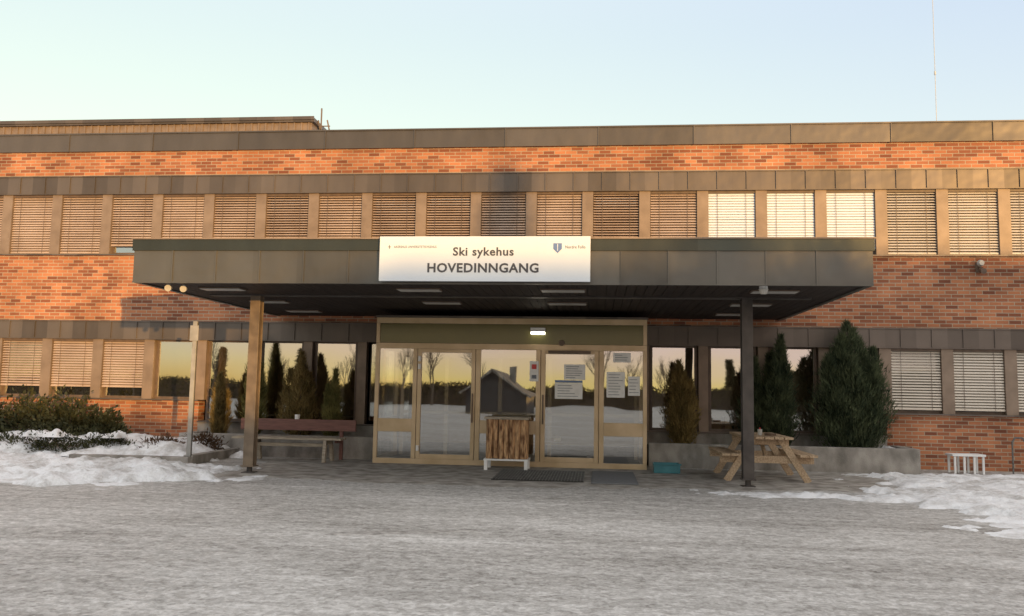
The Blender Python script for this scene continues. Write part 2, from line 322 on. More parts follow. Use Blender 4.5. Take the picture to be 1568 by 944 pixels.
# ---------------------------------------------------------------- entrance vestibule
ev=empty('entrance_vestibule'); b=MB(); Yv=-1.70
xl,xr,vt=-1.64,3.55,2.79
b.box(xl,xr,Yv,Yv+.07,2.68,vt,'alu'); b.box(xl-.02,xr+.02,Yv-.03,-.07,vt+.001,vt+.04,'metal')
b.box(xl,xr,Yv+.0,Yv+.07,2.19,2.30,'alu')
b.box(xl,xr,Yv,Yv+.07,.0,.10,'alu')
for (p,q) in ((-1.64,-1.565),(-.90,-.82),(-.81,-.735),(.235,.31),(.32,.41),(1.47,1.555),(1.565,1.65),(2.57,2.65),(2.66,2.75),(3.475,3.55)):
    b.box(p,q,Yv-.004,Yv+.066,.101,2.189,'alu')
b.box(xl,xl+.07,Yv-.004,Yv+.066,2.301,2.679,'alu'); b.box(xr-.07,xr,Yv-.004,Yv+.066,2.301,2.679,'alu')
for (p,q) in ((-1.564,-.901),(2.751,3.474),(.411,1.469)): b.box(p,q,Yv,Yv+.06,.60,.85,'alu'); 
for (p,q) in ((-.734,.234),(1.651,2.569)):
    b.box(p,q,Yv,Yv+.06,.101,.19,'alu'); b.box(p,q,Yv,Yv+.06,2.12,2.188,'alu')
b.box(xl+.07,xr-.07,Yv+.02,Yv+.05,2.301,2.679,'olive')
b.box(xl+.001,xr-.001,Yv+.071,.29,2.5,2.6,'dark')
b.box(xl+.01,xr-.01,Yv+.071,.29,.001,.03,'roomfloor')
for (p,q) in ((-1.55,-1.48),(-.6,-.52),(.55,.63),(1.6,1.68),(2.7,2.78),(3.4,3.47)): b.box(p,q,.1,.16,.03,2.4,'alu')
b.box(-1.5,3.45,.1,.16,2.1,2.2,'alu'); b.box(-1.5,3.45,.1,.16,.9,.96,'alu')
for X,s_ in ((xl,1),(xr,-1)):
    x0,x1=sorted((X,X+.07*s_))
    b.box(x0,x1,-.08,-.01,.0,vt,'alu'); b.box(x0,x1,Yv+.071,-.081,.0,.12,'alu'); b.box(x0,x1,Yv+.071,-.081,.6,.85,'alu'); b.box(x0,x1,Yv+.071,-.081,2.19,vt,'alu')
b.build('frame',ev,bevel=.004)
b=MB()
for (p,q) in ((-1.565,-.90),(-.735,.235),(.41,1.47),(1.65,2.57),(2.75,3.475)):
    b.poly([(p,Yv+.03,.1),(q,Yv+.03,.1),(q,Yv+.03,2.19),(p,Yv+.03,2.19)],'glass_d')
for X in (xl+.035,xr-.035): b.poly([(X,Yv+.07,.12),(X,-.08,.12),(X,-.08,2.19),(X,Yv+.07,2.19)],'glass_d')
b.build('glazing',ev)
b=MB()
for X in (.27,1.61):
    b.cyl((X,Yv-.06,.8),(X,Yv-.06,1.35),.014,.014,'frame_b'); b.cyl((X,Yv-.06,.85),(X,Yv,.85),.01,.01,'frame_b'); b.cyl((X,Yv-.06,1.3),(X,Yv,1.3),.01,.01,'frame_b')
for z in (.25,1.95,1.8): b.cyl((-.77,Yv-.02,z),(-.77,Yv-.02,z+.1),.03,.03,'white')
b.cyl((1.95,Yv-.06,2.33),(1.95,Yv+.02,2.33),.05,.06,'frame_b')
b.box(1.7,2.5,Yv-.05,Yv-.005,2.13,2.18,'frame_b')
b.build('door_hardware',ev)
b=MB(); b.box(1.36,1.64,Yv-.09,Yv+.019,2.53,2.61,'white'); b.box(1.37,1.63,Yv-.085,Yv-.0,2.49,2.529,'lamp'); b.build('wall_lamp',ev)
b=MB()
def notice(x0,x1,z0,z1,k='paper',lines=0,y=Yv+.016):
    b.box(x0,x1,y-.003,y,z0,z1,k)
    n=lines
    for i in range(n):
        zz=z1-(z1-z0)*(i+1)/(n+1); w=(x1-x0)*random.uniform(.4,.8); xx=x0+(x1-x0)*.1
        b.box(xx,xx+w,y-.005,y-.0031,zz-.005,zz+.005,'print')
notice(1.83,2.35,1.28,1.58,lines=5); notice(1.83,2.35,1.585,1.63,'blue'); notice(2.0,2.4,1.64,1.93,lines=6)
notice(2.80,3.14,1.32,1.80,lines=8); notice(3.2,3.42,1.36,1.72,lines=5); notice(2.92,3.25,1.98,2.16,lines=3)
b.box(1.35,1.52,Yv-.02,Yv-.005,1.6,1.98,'paper'); b.box(1.39,1.48,Yv-.024,Yv-.0201,1.83,1.92,'red'); b.box(1.39,1.48,Yv-.024,Yv-.0201,1.65,1.72,'print')
notice(1.83,1.95,.5,.56)
b.build('notices',ev)
# ---------------------------------------------------------------- canopy
ec=empty('entrance_canopy'); b=MB()
cl,cr,cf,cb=-4.29,6.36,-5.79,-.075
z0,z1,z2=2.93,3.41,3.575
b.box(cl,cr,cf,cf+.08,z0,z1,'fascia'); b.box(cl,cl+.08,cf+.081,cb,z0,z1,'fascia'); b.box(cr-.08,cr,cf+.081,cb,z0,z1,'fascia')
b.box(cl-.02,cr+.02,cf-.025,cf+.08,z1+.001,z2,'fascia_lip'); b.box(cl-.02,cl+.08,cf+.081,cb,z1+.001,z2,'fascia_lip'); b.box(cr-.08,cr+.02,cf+.081,cb,z1+.001,z2,'fascia_lip')
b.box(cl-.035,cr+.035,cf-.045,cf+.1,z2+.001,z2+.022,'pier'); b.box(cl-.035,cl+.1,cf+.101,cb,z2+.001,z2+.022,'pier'); b.box(cr-.1,cr+.035,cf+.101,cb,z2+.001,z2+.022,'pier')
for X in (-3.68,-3.01,-2.34,-1.67,-1.0,2.94,3.60,4.27,4.93,5.61):
    b.box(X-.01,X+.01,cf-.016,cf,z0-.002,z1,'fascia')
b.box(cl,cr,cf-.012,cf,z0-.004,z0+.02,'fascia')
for i in range(8):
    Y=-5.1+.67*i
    b.box(cl-.016,cl,Y-.01,Y+.01,z0-.002,z1,'fascia'); b.box(cr,cr+.016,Y-.01,Y+.01,z0-.002,z1,'fascia')
b.box(cl+.081,cr-.081,cf+.101,cb,z2-.1,z2-.02,'roof')
b.build('fascia_and_roof',ec)
b=MB()
n=int((cr-cl-.17)/.145)
for i in range(n+1):
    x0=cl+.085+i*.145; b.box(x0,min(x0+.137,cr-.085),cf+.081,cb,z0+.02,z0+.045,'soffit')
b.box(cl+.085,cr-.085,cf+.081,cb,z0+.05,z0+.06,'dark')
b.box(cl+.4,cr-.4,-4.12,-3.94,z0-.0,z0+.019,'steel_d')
b.build('soffit',ec)
b=MB()
for X in (-3.25,-.1,2.1,5.2):
    for Y in (-5.0,-3.1,-1.3):
        if Y>-2 and -2<X<4: continue
        b.box(X-.32,X+.32,Y-.12,Y+.12,z0-.012,z0+.019,'lampplate'); b.box(X-.34,X+.34,Y-.14,Y+.14,z0-.004,z0+.018,'frame_b')
b.build('ceiling_lamps',ec)
b=MB()
for (X,Y) in ((-3.85,-5.55),(-3.66,-5.45)):
    b.cyl((X,Y,z0+.01),(X,Y,z0-.03),.02,.02,'lampplate'); b.cyl((X,Y+.03,z0-.05),(X+.02,Y-.06,z0-.06),.04,.05,'lampplate')
b.cyl((4.95,-5.5,z0+.02),(4.95,-5.5,z0-.02),.06,.06,'white'); b.cyl((4.95,-5.5,z0-.02),(4.95,-5.5,z0-.09),.07,.04,'lampplate')
b.build('spotlights',ec)
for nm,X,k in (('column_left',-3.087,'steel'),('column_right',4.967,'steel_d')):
    b=MB(); Y=-4.03; w=.085
    b.box(X-w,X+w,Y-w,Y-w+.014,.12,z0,k); b.box(X-w,X+w,Y+w-.014,Y+w,.12,z0,k); b.box(X-w+.02,X+w-.02,Y-w+.0142,Y+w-.0142,.12,z0,k)
    b.box(X-.11,X+.11,Y-.11,Y+.11,.10,.12,k); b.cyl((X,Y,0),(X,Y,.1),.045,.045,'steel_d'); b.box(X-.1,X+.1,Y-.1,Y+.1,-.02,.015,'steel_d')
    b.build(nm,ec,bevel=.003)
# ---------------------------------------------------------------- sign
sg=empty('entrance_sign'); b=MB(); b.box(-.51,2.51,-5.90,-5.845,2.955,3.60,'signw'); b.box(-.4,-.36,-5.845,-5.79,3.0,3.5,'steel'); b.box(2.36,2.4,-5.845,-5.79,3.0,3.5,'steel'); b.build('board',sg,bevel=.004)
def text(s,x,z,width,cap,y,k,parent,name,off=0.0):
    c=bpy.data.curves.new(name,'FONT'); c.body=s; c.offset=off; c.resolution_u=3; c.space_character=1.08; o=bpy.data.objects.new(name,c); COL.objects.link(o)
    dg=bpy.context.evaluated_depsgraph_get(); me=bpy.data.meshes.new_from_object(o.evaluated_get(dg)); bpy.data.objects.remove(o)
    co=np.array([v.co[:] for v in me.vertices]); x0,x1=co[:,0].min(),co[:,0].max(); 
    sx=width/(x1-x0); sz=cap/.69
    for v in me.vertices: v.co=(x+(v.co.x-x0)*sx, y, z+v.co.y*sz)
    me.materials.clear(); me.materials.append(M[k]); o=bpy.data.objects.new(name,me); COL.objects.link(o); o.parent=parent; return o
text('Ski sykehus',.56,3.325,.87,.115,-5.904,'ink',sg,'text_ski_sykehus',.022)
text('HOVEDINNGANG',.195,3.085,1.59,.125,-5.904,'ink',sg,'text_hovedinngang',.028)
text('AKERSHUS UNIVERSITETSSYKEHUS',-.30,3.432,.62,.034,-5.904,'ink',sg,'text_akershus',.0)
text('Nordre Follo',2.16,3.425,.28,.045,-5.904,'ink',sg,'text_nordre_follo',.0)
b=MB(); b.poly([(1.99,-5.904,3.50),(1.99,-5.904,3.42),(2.05,-5.904,3.36),(2.11,-5.904,3.42),(2.11,-5.904,3.50)],'blue'); b.box(2.045,2.055,-5.906,-5.9045,3.39,3.49,'signw'); b.build('shield',sg)
b=MB(); b.box(-.385,-.345,-5.904,-5.9005,3.445,3.452,'ink'); b.box(-.369,-.362,-5.905,-5.9005,3.42,3.475,'ink'); b.build('cross_mark',sg)
# ---------------------------------------------------------------- ground
b=MB(); b.poly([(-600,-600,-.012),(600,-600,-.012),(600,600,-.012),(-600,600,-.012)],'snow'); b.build('ground')
b=MB(); b.poly([(-45,-59,-.004),(60,-59,-.004),(60,-.02,-.004),(-45,-.02,-.004)],'asph'); b.build('parking_lot')
def inside(px,py,poly):
    n=len(poly); d=np.full(px.shape,1e9); ins=np.zeros(px.shape,bool)
    for i in range(n):
        x0,y0=poly[i]; x1,y1=poly[(i+1)%n]
        dx,dy=x1-x0,y1-y0; t=np.clip(((px-x0)*dx+(py-y0)*dy)/(dx*dx+dy*dy),0,1)
        d=np.minimum(d,np.hypot(px-x0-t*dx,py-y0-t*dy))
        c=((y0>py)!=(y1>py))&(px<(x1-x0)*(py-y0)/(y1-y0+1e-12)+x0); ins^=c
    return np.where(ins,d,-d)
def vnoise(x,y,sc,seed):
    r=np.random.default_rng(seed); T=r.random((256,256)); x=x*sc; y=y*sc
    xi=np.floor(x).astype(int); yi=np.floor(y).astype(int); fx=x-xi; fy=y-yi; fx=fx*fx*(3-2*fx); fy=fy*fy*(3-2*fy)
    g=lambda a,b_:T[a%256,b_%256]
    return (g(xi,yi)*(1-fx)+g(xi+1,yi)*fx)*(1-fy)+(g(xi,yi+1)*(1-fx)+g(xi+1,yi+1)*fx)*fy-.5
def fbm(x,y,s,seed): return sum(vnoise(x,y,s*2**i,seed+i)*.5**i for i in range(5))
def snowpatch(name,poly,h,edge=.5,step=.05,seed=1,rag=.5,bumpy=.08,base=0.0,hole=.0,k='snow'):
    P=np.array(poly); xs=np.arange(P[:,0].min()-.3,P[:,0].max()+.3,step); ys=np.arange(P[:,1].min()-.3,P[:,1].max()+.3,step)
    X,Y=np.meshgrid(xs,ys,indexing='ij'); d=inside(X,Y,poly)+rag*fbm(X,Y,1.2,seed)+rag*.45*fbm(X,Y,5,seed+9)
    if hole: d=d-hole*np.clip(fbm(X,Y*1.5,1.1,seed+50)*2+.1,0,1)
    t=np.clip(d/edge,0,1); Z=base-.02+ (t**.6)*(h*(.6+.9*fbm(X,Y,.7,seed+20)+.4)+.02)+t*bumpy*(fbm(X,Y,2.5,seed+30)+.6*fbm(X,Y,8,seed+31))
    nx,ny=X.shape; idx=np.arange(nx*ny).reshape(nx,ny); ok=(d>-.02)
    q=ok[:-1,:-1]|ok[1:,:-1]|ok[:-1,1:]|ok[1:,1:]
    F=np.stack([idx[:-1,:-1],idx[1:,:-1],idx[1:,1:],idx[:-1,1:]],-1)[q]
    V=np.stack([X,Y,Z],-1).reshape(-1,3); u,inv=np.unique(F,return_inverse=True)
    o=npmesh(name,V[u],inv.reshape(F.shape),k); o.data.polygons.foreach_set('use_smooth',[True]*len(o.data.polygons)); return o
snowpatch('entrance_paving',[(-3.6,-4.7),(0,-4.9),(4.3,-4.8),(7.0,-4.2),(8.2,-1.0),(-3.8,-1.0)],.0,edge=.1,seed=61,rag=.5,bumpy=.004,base=.001,k='pave')
snowpatch('snow_patch',[(-16,-6.6),(-6,-6.3),(-4.1,-6.1),(-3.2,-5.2),(-3.35,-4.2),(-3.3,-3.6),(-4.4,-3.25),(-4.4,-.6),(-16,-.3)],.09,seed=3,rag=.8,bumpy=.10,step=.04,hole=.4)
snowpatch('snow_patch',[(4.3,-4.95),(5.2,-4.95),(6.6,-4.6),(7.2,-1.4),(16,-.3),(16,-10.5),(9,-8.3),(7.46,-7.3),(6.35,-6.0),(5.2,-5.5)],.05,seed=11,rag=.8,hole=.75,bumpy=.07,step=.04,edge=.7)
snowpatch('snow_patch',[(-10,-7.3),(-5,-6.9),(-3.0,-6.3),(-2.6,-4.6),(-4,-5.5),(-10,-6.2)],.015,seed=71,rag=.9,hole=1.2,bumpy=.02,step=.035,edge=.25)
snowpatch('snow_patch',[(6.5,-8.2),(9,-9.4),(15,-12),(15,-10.2),(9,-8.2),(7.3,-7.2)],.012,seed=75,rag=1.0,hole=1.3,bumpy=.02,step=.035,edge=.25)
snowpatch('damp_streak',[(0.0,-9.42),(.7,-9.22),(1.45,-8.92),(1.4,-8.80),(.7,-9.06),(0.05,-9.34)],.0,seed=85,rag=.10,bumpy=.0,step=.02,edge=.02,base=.002,k='wet')
b=MB(); b.box(-6.85,-4.60,-3.15,-2.97,-.05,.14,'conc'); b.box(-4.78,-4.60,-2.969,-.9,-.05,.16,'conc'); b.box(-6.85,-6.67,-2.969,-.5,-.05,.14,'conc'); b.build('concrete_kerb',bevel=.01)
b=MB(); b.box(-5.9,-1.7,-1.0,-.82,-.05,.44,'conc'); b.box(-5.9,-5.72,-.819,-.061,-.05,.44,'conc'); b.box(-5.719,-1.7,-.819,-.061,-.05,.36,'trunk'); b.build('concrete_planter',bevel=.012)
b=MB(); b.box(3.62,8.62,-1.12,-.94,-.05,.46,'conc'); b.box(8.44,8.62,-.939,-.061,-.05,.46,'conc'); b.box(3.62,8.439,-.939,-.061,-.05,.38,'trunk'); b.build('concrete_planter',bevel=.012)
snowpatch('planter_snow',[(6.2,-1.0),(8.5,-1.0),(8.5,-.1),(6.2,-.1)],.05,edge=.2,seed=21,rag=.3,base=.42,hole=.3)
snowpatch('snow_bank',[(-6.6,-2.9),(-4.8,-2.9),(-4.8,-.4),(-9.8,-.3),(-12,-2.2),(-8,-2.6)],.22,edge=.6,seed=31,rag=.4,base=.1)
# ---------------------------------------------------------------- foliage
def blades(C,D,L,Wd,r):
    n=len(C); t=r.normal(size=(n,3)); s=np.cross(D,t); s/=np.linalg.norm(s,axis=1)[:,None]+1e-9
    V=np.empty((n,3,3)); V[:,0]=C-s*Wd[:,None]; V[:,1]=C+s*Wd[:,None]; V[:,2]=C+D*L[:,None]
    return V.reshape(-1,3),np.arange(n*3).reshape(n,3)
def juniper(x,y,zb,rad,h,seed,k='jun',n=16000,spires=9):
    e=empty('juniper_shrub'); r=np.random.default_rng(seed); Cs=[];Ds=[];b=MB()
    for i in range(spires):
        a=r.uniform(0,2*math.pi); q=rad*.62*math.sqrt(r.random()) if i else 0
        cx,cy=q*math.cos(a),q*math.sin(a)*.7; hh=h*(1-.33*(q/rad)-.16*r.random()) if i else h; rr=rad*r.uniform(.36,.55)
        m=n//spires; t=r.random(m)**.8; prof=np.interp(t,[0,.15,.45,.8,1],[.55,.95,1,.5,.03])*rr
        u=np.sqrt(r.random(m))*.35+.65*r.random(m)**.15; ang=r.uniform(0,2*math.pi,m)
        cl_=1+.32*np.sin(ang*3+t*14+i)+.24*np.sin(ang*5-t*23+2*i)
        px=cx*(.55+.45*t)+np.cos(ang)*prof*u*cl_; py=cy*(.55+.45*t)+np.sin(ang)*prof*u*cl_*.8; pz=t*hh
        Cs.append(np.stack([px+x,py+y,pz+zb],1))
        d=np.stack([np.cos(ang)*.55,np.sin(ang)*.55,np.full(m,1.0)],1)+r.normal(size=(m,3))*.28; Ds.append(d/np.linalg.norm(d,axis=1)[:,None])
        b.cyl((x+cx*.3,y+cy*.3,zb-.1),(x+cx*.95,y+cy*.95,zb+hh*.8),.03,.008,'trunk',6)
    C=np.concatenate(Cs);D=np.concatenate(Ds);m=len(C)
    V,F=blades(C,D,r.uniform(.06,.15,m),r.uniform(.006,.013,m),r)
    npmesh('needles',V,F,k,e); b.build('stems',e)
juniper(7.5,-.58,.38,.88,2.48,1,n=34000,spires=14); juniper(6.25,-.5,.38,.52,2.2,2,n=16000,spires=7); juniper(5.75,-.45,.38,.38,1.75,3,n=9000,spires=5)
juniper(4.25,-.5,.38,.42,1.65,4,'jun_b',n=11000,spires=6)
juniper(-4.6,-.45,.36,.34,2.05,5,'jun_l',n=10000,spires=5); juniper(-3.55,-.45,.36,.50,1.75,6,'jun_b',n=14000,spires=7); juniper(-5.3,-.5,.36,.26,1.3,8,'jun_b',n=6000,spires=4); juniper(-2.8,-.5,.36,.24,1.4,9,'jun_l',n=6000,spires=4)
def shrub(name,blobs,k,n,seed,L=(.07,.13),Wd=(.018,.032),twk='trunk'):
    e=empty(name); r=np.random.default_rng(seed); Cs=[];Ds=[];b=MB()
    for (x,y,z,rx,ry,rz) in blobs:
        m=n//len(blobs); d=r.normal(size=(m,3)); d/=np.linalg.norm(d,axis=1)[:,None]; d[:,2]=np.abs(d[:,2])*1.0
        rad=(.55+.45*r.random(m))*(1+.22*np.sin(d[:,0]*9+x)+.2*np.sin(d[:,1]*8+d[:,2]*7))
        Cs.append(np.array([x,y,z])+d*rad[:,None]*np.array([rx,ry,rz])); dd=d+np.array([0,0,.3])+r.normal(size=(m,3))*.6; Ds.append(dd/np.linalg.norm(dd,axis=1)[:,None])
        for j in range(14):
            q=d[j]*np.array([rx,ry,rz]); b.cyl((x,y,z-.1),(x+q[0],y+q[1],z+q[2]*1.05),.012,.004,twk,5)
    C=np.concatenate(Cs);D=np.concatenate(Ds);m=len(C); t=r.normal(size=(m,3)); s=np.cross(D,t); s/=np.linalg.norm(s,axis=1)[:,None]
    l=r.uniform(*L,m)[:,None]; w=r.uniform(*Wd,m)[:,None]; V=np.empty((m,4,3)); V[:,0]=C;V[:,1]=C+D*l*.5+s*w;V[:,2]=C+D*l;V[:,3]=C+D*l*.5-s*w
    npmesh('leaves',V.reshape(-1,3),np.arange(m*4).reshape(m,4),k,e); b.build('twigs',e)
shrub('rhododendron_shrub',[(-9.9,-1.3,.25,.7,.5,.75),(-9.0,-1.2,.25,.7,.5,.85),(-8.2,-1.2,.25,.6,.5,.8),(-7.5,-1.1,.25,.5,.4,.55)],'rho',9000,21)
shrub('low_shrub',[(-7.6,-2.4,.1,.7,.3,.38),(-6.7,-2.3,.1,.6,.3,.34),(-8.6,-2.3,.1,.5,.3,.3)],'rho',5000,22,(.04,.09),(.008,.016))
shrub('low_shrub',[(-5.6,-2.2,.15,.4,.4,.25),(-5.1,-1.5,.15,.35,.3,.28)],'twig',2000,23,(.05,.12),(.006,.014))
snowpatch('shrub_snow',[(-8.1,-2.6),(-6.3,-2.6),(-6.3,-2.1),(-8.1,-2.1)],.07,edge=.15,seed=41,rag=.5,base=.42,hole=.6,bumpy=.12,step=.03)
# ---------------------------------------------------------------- furniture
e=empty('wooden_bench'); b=MB()
for i in range(3): b.box(-4.35,-2.2,-1.95+i*.13,-1.95+i*.13+.115,.415,.455,'wood_g')
b.build('seat',e,bevel=.004); b=MB()
for X in (-3.95,-2.5):
    b.beam((X,-1.93,.40),(X-.0,-2.0,0),.06,.08,'wood_g'); b.beam((X,-1.60,.40),(X+.0,-1.5,0),.06,.08,'wood_g'); b.box(X-.03,X+.03,-1.96,-1.58,.33,.414,'wood_g')
b.box(-3.9,-2.55,-1.79,-1.74,.28,.34,'wood_g')
b.build('legs',e); b=MB(); b.box(-4.45,-2.1,-1.32,-1.28,.56,.78,'wood_r'); 
for X in (-4.2,-2.4): b.box(X-.03,X+.03,-1.279,-1.22,0,.74,'wood_r'); b.beam((X,-1.25,.36),(X,-1.62,.37),.04,.05,'wood_r')
b.build('backrest',e)
b=MB(); b.cyl((-3.3,-1.30,.78),(-3.3,-1.30,.86),.045,.05,'white'); b.cyl((-3.3,-1.30,.861),(-3.3,-1.30,.87),.053,.05,'white'); b.build('paper_cup')
e=empty('picnic_table'); cx,cy=5.42,-2.6; b=MB()
for i in range(5): b.box(cx-.38+i*.155,cx-.38+i*.155+.14,cy-.85,cy+.85,.70,.74,'wood')
b.build('table_top',e,bevel=.004); b=MB()
for s_ in (-1,1):
    for j in range(2): x0=cx+s_*.62-.14+j*.145; b.box(x0,x0+.135,cy-.85,cy+.85,.42,.46,'wood')
b.build('seats',e,bevel=.004); b=MB()
for Y in (cy-.62,cy+.62):
    for s_ in (-1,1): b.beam((cx+s_*.22,Y,.70),(cx+s_*.66,Y,.0),.045,.11,'wood')
    b.box(cx-.76,cx+.76,Y+.025,Y+.07,.30,.418,'wood'); b.box(cx-.36,cx+.36,Y+.025,Y+.07,.60,.698,'wood')
b.beam((cx,cy-.58,.34),(cx,cy-.1,.66),.045,.09,'wood'); b.build('legs',e)
b=MB(); b.cyl((cx-.05,cy-.3,.74),(cx-.05,cy-.3,.84),.035,.04,'lampplate'); b.cyl((cx-.05,cy-.3,.84),(cx-.05,cy-.3,.87),.01,.01,'red'); b.cyl((cx+.1,cy-.4,.74),(cx+.1,cy-.4,.78),.09,.1,'frame_b'); b.build('candle_jar')
e=empty('log_clad_waste_bin'); b=MB(); x0,x1,y0,y1=.66,1.36,-2.5,-2.0
b.box(x0+.03,x1-.03,y0+.03,y1-.03,.2,.90,'trunk')
n=7
for i in range(n):
    X=x0+.05+(x1-x0-.1)*i/(n-1); b.cyl((X,y0+.03,.2+random.uniform(-.02,.02)),(X+random.uniform(-.01,.01),y0+.03,.90),random.uniform(.045,.06),random.uniform(.045,.06),'bark',9)
for i in range(5):
    Y=y0+.08+i*.09
    for X in (x0+.02,x1-.02): b.cyl((X,Y,.2),(X,Y,.9),.045,.045,'bark',9)
b.build('logs',e,smooth=False); b=MB()
b.box(x0-.05,x1+.05,y0-.04,y1+.04,.901,.945,'wood_g'); 
for X in (x0-.04,x1-.02): b.box(X,X+.06,y0-.035,y0+.03,0,.17,'white'); b.box(X,X+.06,y1-.05,y1,0,.17,'white')
b.box(x0-.05,x1+.05,y0-.04,y1,.1705,.2,'white'); b.build('frame',e); 
b=MB(); b.box(.95,2.42,-4.15,-2.45,.006,.012,'dark')
for i in range(30): X=.96+i*.05; b.box(X,X+.012,-4.14,-2.46,.0125,.022,'grate')
for i in range(18): Y=-4.12+i*.095; b.box(.96,2.41,Y,Y+.01,.0225,.027,'grate')
b.build('floor_grate')
b=MB(); b.box(2.54,3.27,-4.3,-2.35,.006,.018,'matg'); b.box(2.56,3.25,-4.28,-2.37,.0185,.022,'matg'); b.build('door_mat',bevel=.004)
b=MB(); b.box(3.64,4.10,-2.3,-1.95,.006,.012,'teal'); 
for (a,c,d,f) in ((3.64,4.10,-2.3,-2.285),(3.64,4.10,-1.965,-1.95),(3.64,3.655,-2.284,-1.966),(4.085,4.10,-2.284,-1.966)): b.box(a,c,d,f,.0125,.17,'teal')
b.box(3.62,4.12,-2.32,-2.301,.15,.175,'teal'); b.build('storage_crate',bevel=.003)
b=MB(); b.box(9.3,9.9,-.85,-.5,.33,.37,'white')
for X in (9.33,9.50,9.68,9.84):
    for Y in (-.83,-.55): b.box(X,X+.04,Y,Y+.03,.0,.33,'white')
b.build('plastic_stool',bevel=.006)
b=MB()
for X in (10.35,10.62):
    pts=[(X,-.9,0),(X,-.9,.62),(X+.05,-.9,.7),(X+.18,-.9,.7),(X+.23,-.9,.62),(X+.23,-.9,0)]
    for p,q in zip(pts,pts[1:]): b.cyl(p,q,.016,.016,'grate',8)
b.build('bicycle_rack')
b=MB(); b.box(-4.715,-4.635,-3.0,-2.96,.1,2.58,'postgrey'); b.box(-4.71,-4.64,-2.959,-2.93,.1,2.56,'grate'); b.box(-4.76,-4.60,-3.012,-3.001,2.22,2.50,'postgrey'); b.cyl((-4.675,-2.98,.0),(-4.675,-2.98,.14),.1,.09,'conc'); b.build('sign_post',bevel=.004)
b=MB(); b.box(10.2,10.3,-.03,0,3.95,4.15,'frame_b'); b.cyl((10.25,-.03,4.05),(10.25,-.2,4.0),.02,.02,'frame_b',8); b.cyl((10.25,-.1,3.98),(10.22,-.32,3.93),.05,.055,'frame_b',12); b.cyl((10.25,-.12,4.12),(10.25,-.18,4.12),.07,.05,'lampplate'); b.build('security_camera')
b=MB(); b.cyl((26.2,42,0),(26.2,42,44),.03,.018,'lampplate',6)
for z in range(6,40,6): b.cyl((26.2,42,z),(26.2,42,z+.25),.07,.07,'lampplate',6)
b.build('radio_mast')
# ---------------------------------------------------------------- surroundings behind the camera
def spruce(x,y,h,rad,seed,n=2600,name='spruce_tree'):
    e=empty(name); r=np.random.default_rng(seed); t=r.random(n)**.8; lay=np.floor(t*h*1.6)/(h*1.6); rr=rad*(1-t)**.85*(.35+.65*(1-(t-lay)*h*1.6)); a=r.uniform(0,6.283,n); u=np.sqrt(r.random(n))
    C=np.stack([x+np.cos(a)*rr*u,y+np.sin(a)*rr*u,.6+t*(h-.6)],1); D=np.stack([np.cos(a),np.sin(a),np.full(n,-.25)],1)+r.normal(size=(n,3))*.25; D/=np.linalg.norm(D,axis=1)[:,None]
    V,F=blades(C,D,r.uniform(.3,.7,n),r.uniform(.06,.14,n),r); npmesh('needles',V,F,'spr',e)
    b=MB(); b.cyl((x,y,0),(x,y,h),.02*h,.02,'trunk',7); b.build('trunk',e)
def bare_tree(x,y,h,seed,name='birch_tree',spread=.42,depth=6):
    r=random.Random(seed); b=MB()
    def grow(p,d,L,rad,k):
        q=p+d*L; b.cyl(p,q,rad,rad*.68,'birch',4 if k>1 else 6,False)
        if k>=depth: return
        for i in range(3 if k<4 else 2):
            v=Vector((r.gauss(0,1),r.gauss(0,1),r.gauss(0,1))).normalized(); nd=(d+v*spread+Vector((0,0,.12))).normalized()
            grow(q if i==0 else p+d*L*r.uniform(.45,1),nd,L*r.uniform(.62,.85),rad*.62,k+1)
    grow(Vector((x,y,0)),Vector((0,0,1)),h*.26,h*.014,0); b.build(name)
def house(x0,x1,y0,y1,eave,ridge,name='neighbour_house',along='x'):
    e=empty(name); b=MB(); b.box(x0,x1,y0,y1,0,eave,'housew')
    for i in range(int((x1-x0)/2.5)):
        X=x0+1+i*2.5
        if eave>2.5: b.box(X,X+1,y1+.002,y1+.03,1,2.2,'frame_w'); b.box(X+.07,X+.93,y1+.031,y1+.04,1.07,2.13,'dark')
    b.build('walls',e); b=MB()
    if along=='x':
        m=(y0+y1)/2; A=[(x0-.3,y0-.4,eave),(x1+.3,y0-.4,eave),(x1+.3,m,ridge),(x0-.3,m,ridge)]; B=[(x0-.3,y1+.4,eave),(x1+.3,y1+.4,eave),(x1+.3,m,ridge),(x0-.3,m,ridge)]
        b.poly(A,'roof'); b.poly(B,'roof'); b.poly([(x0,y0,eave),(x0,y1,eave),(x0,m,ridge-.05)],'housew'); b.poly([(x1,y0,eave),(x1,y1,eave),(x1,m,ridge-.05)],'housew')
    else:
        m=(x0+x1)/2; b.poly([(x0-.3,y0-.3,eave-.1),(x0-.3,y1+.3,eave-.1),(m,y1+.3,ridge),(m,y0-.3,ridge)],'roof'); b.poly([(x1+.3,y0-.3,eave-.1),(x1+.3,y1+.3,eave-.1),(m,y1+.3,ridge),(m,y0-.3,ridge)],'roof')
        b.poly([(x0,y1,eave),(x1,y1,eave),(m,y1,ridge-.1)],'housew'); b.poly([(x0,y0,eave),(x1,y0,eave),(m,y0,ridge-.1)],'housew')
        b.beam((x0-.3,y1+.32,eave-.15),(m,y1+.32,ridge-.05),.04,.12,'conc'); b.beam((x1+.3,y1+.32,eave-.15),(m,y1+.32,ridge-.05),.04,.12,'conc')
    b.box((x0+x1)/2+.5,(x0+x1)/2+.9,(y0+y1)/2-.2,(y0+y1)/2+.2,eave,ridge+.25,'conc'); b.build('roof',e)
house(-5.0,-1.3,-40,-34,1.2,2.6,'garden_shed',along='y')
house(34.7,45.3,-64,-59,5.4,5.9); house(45.8,80,-66,-60,7.1,7.2)
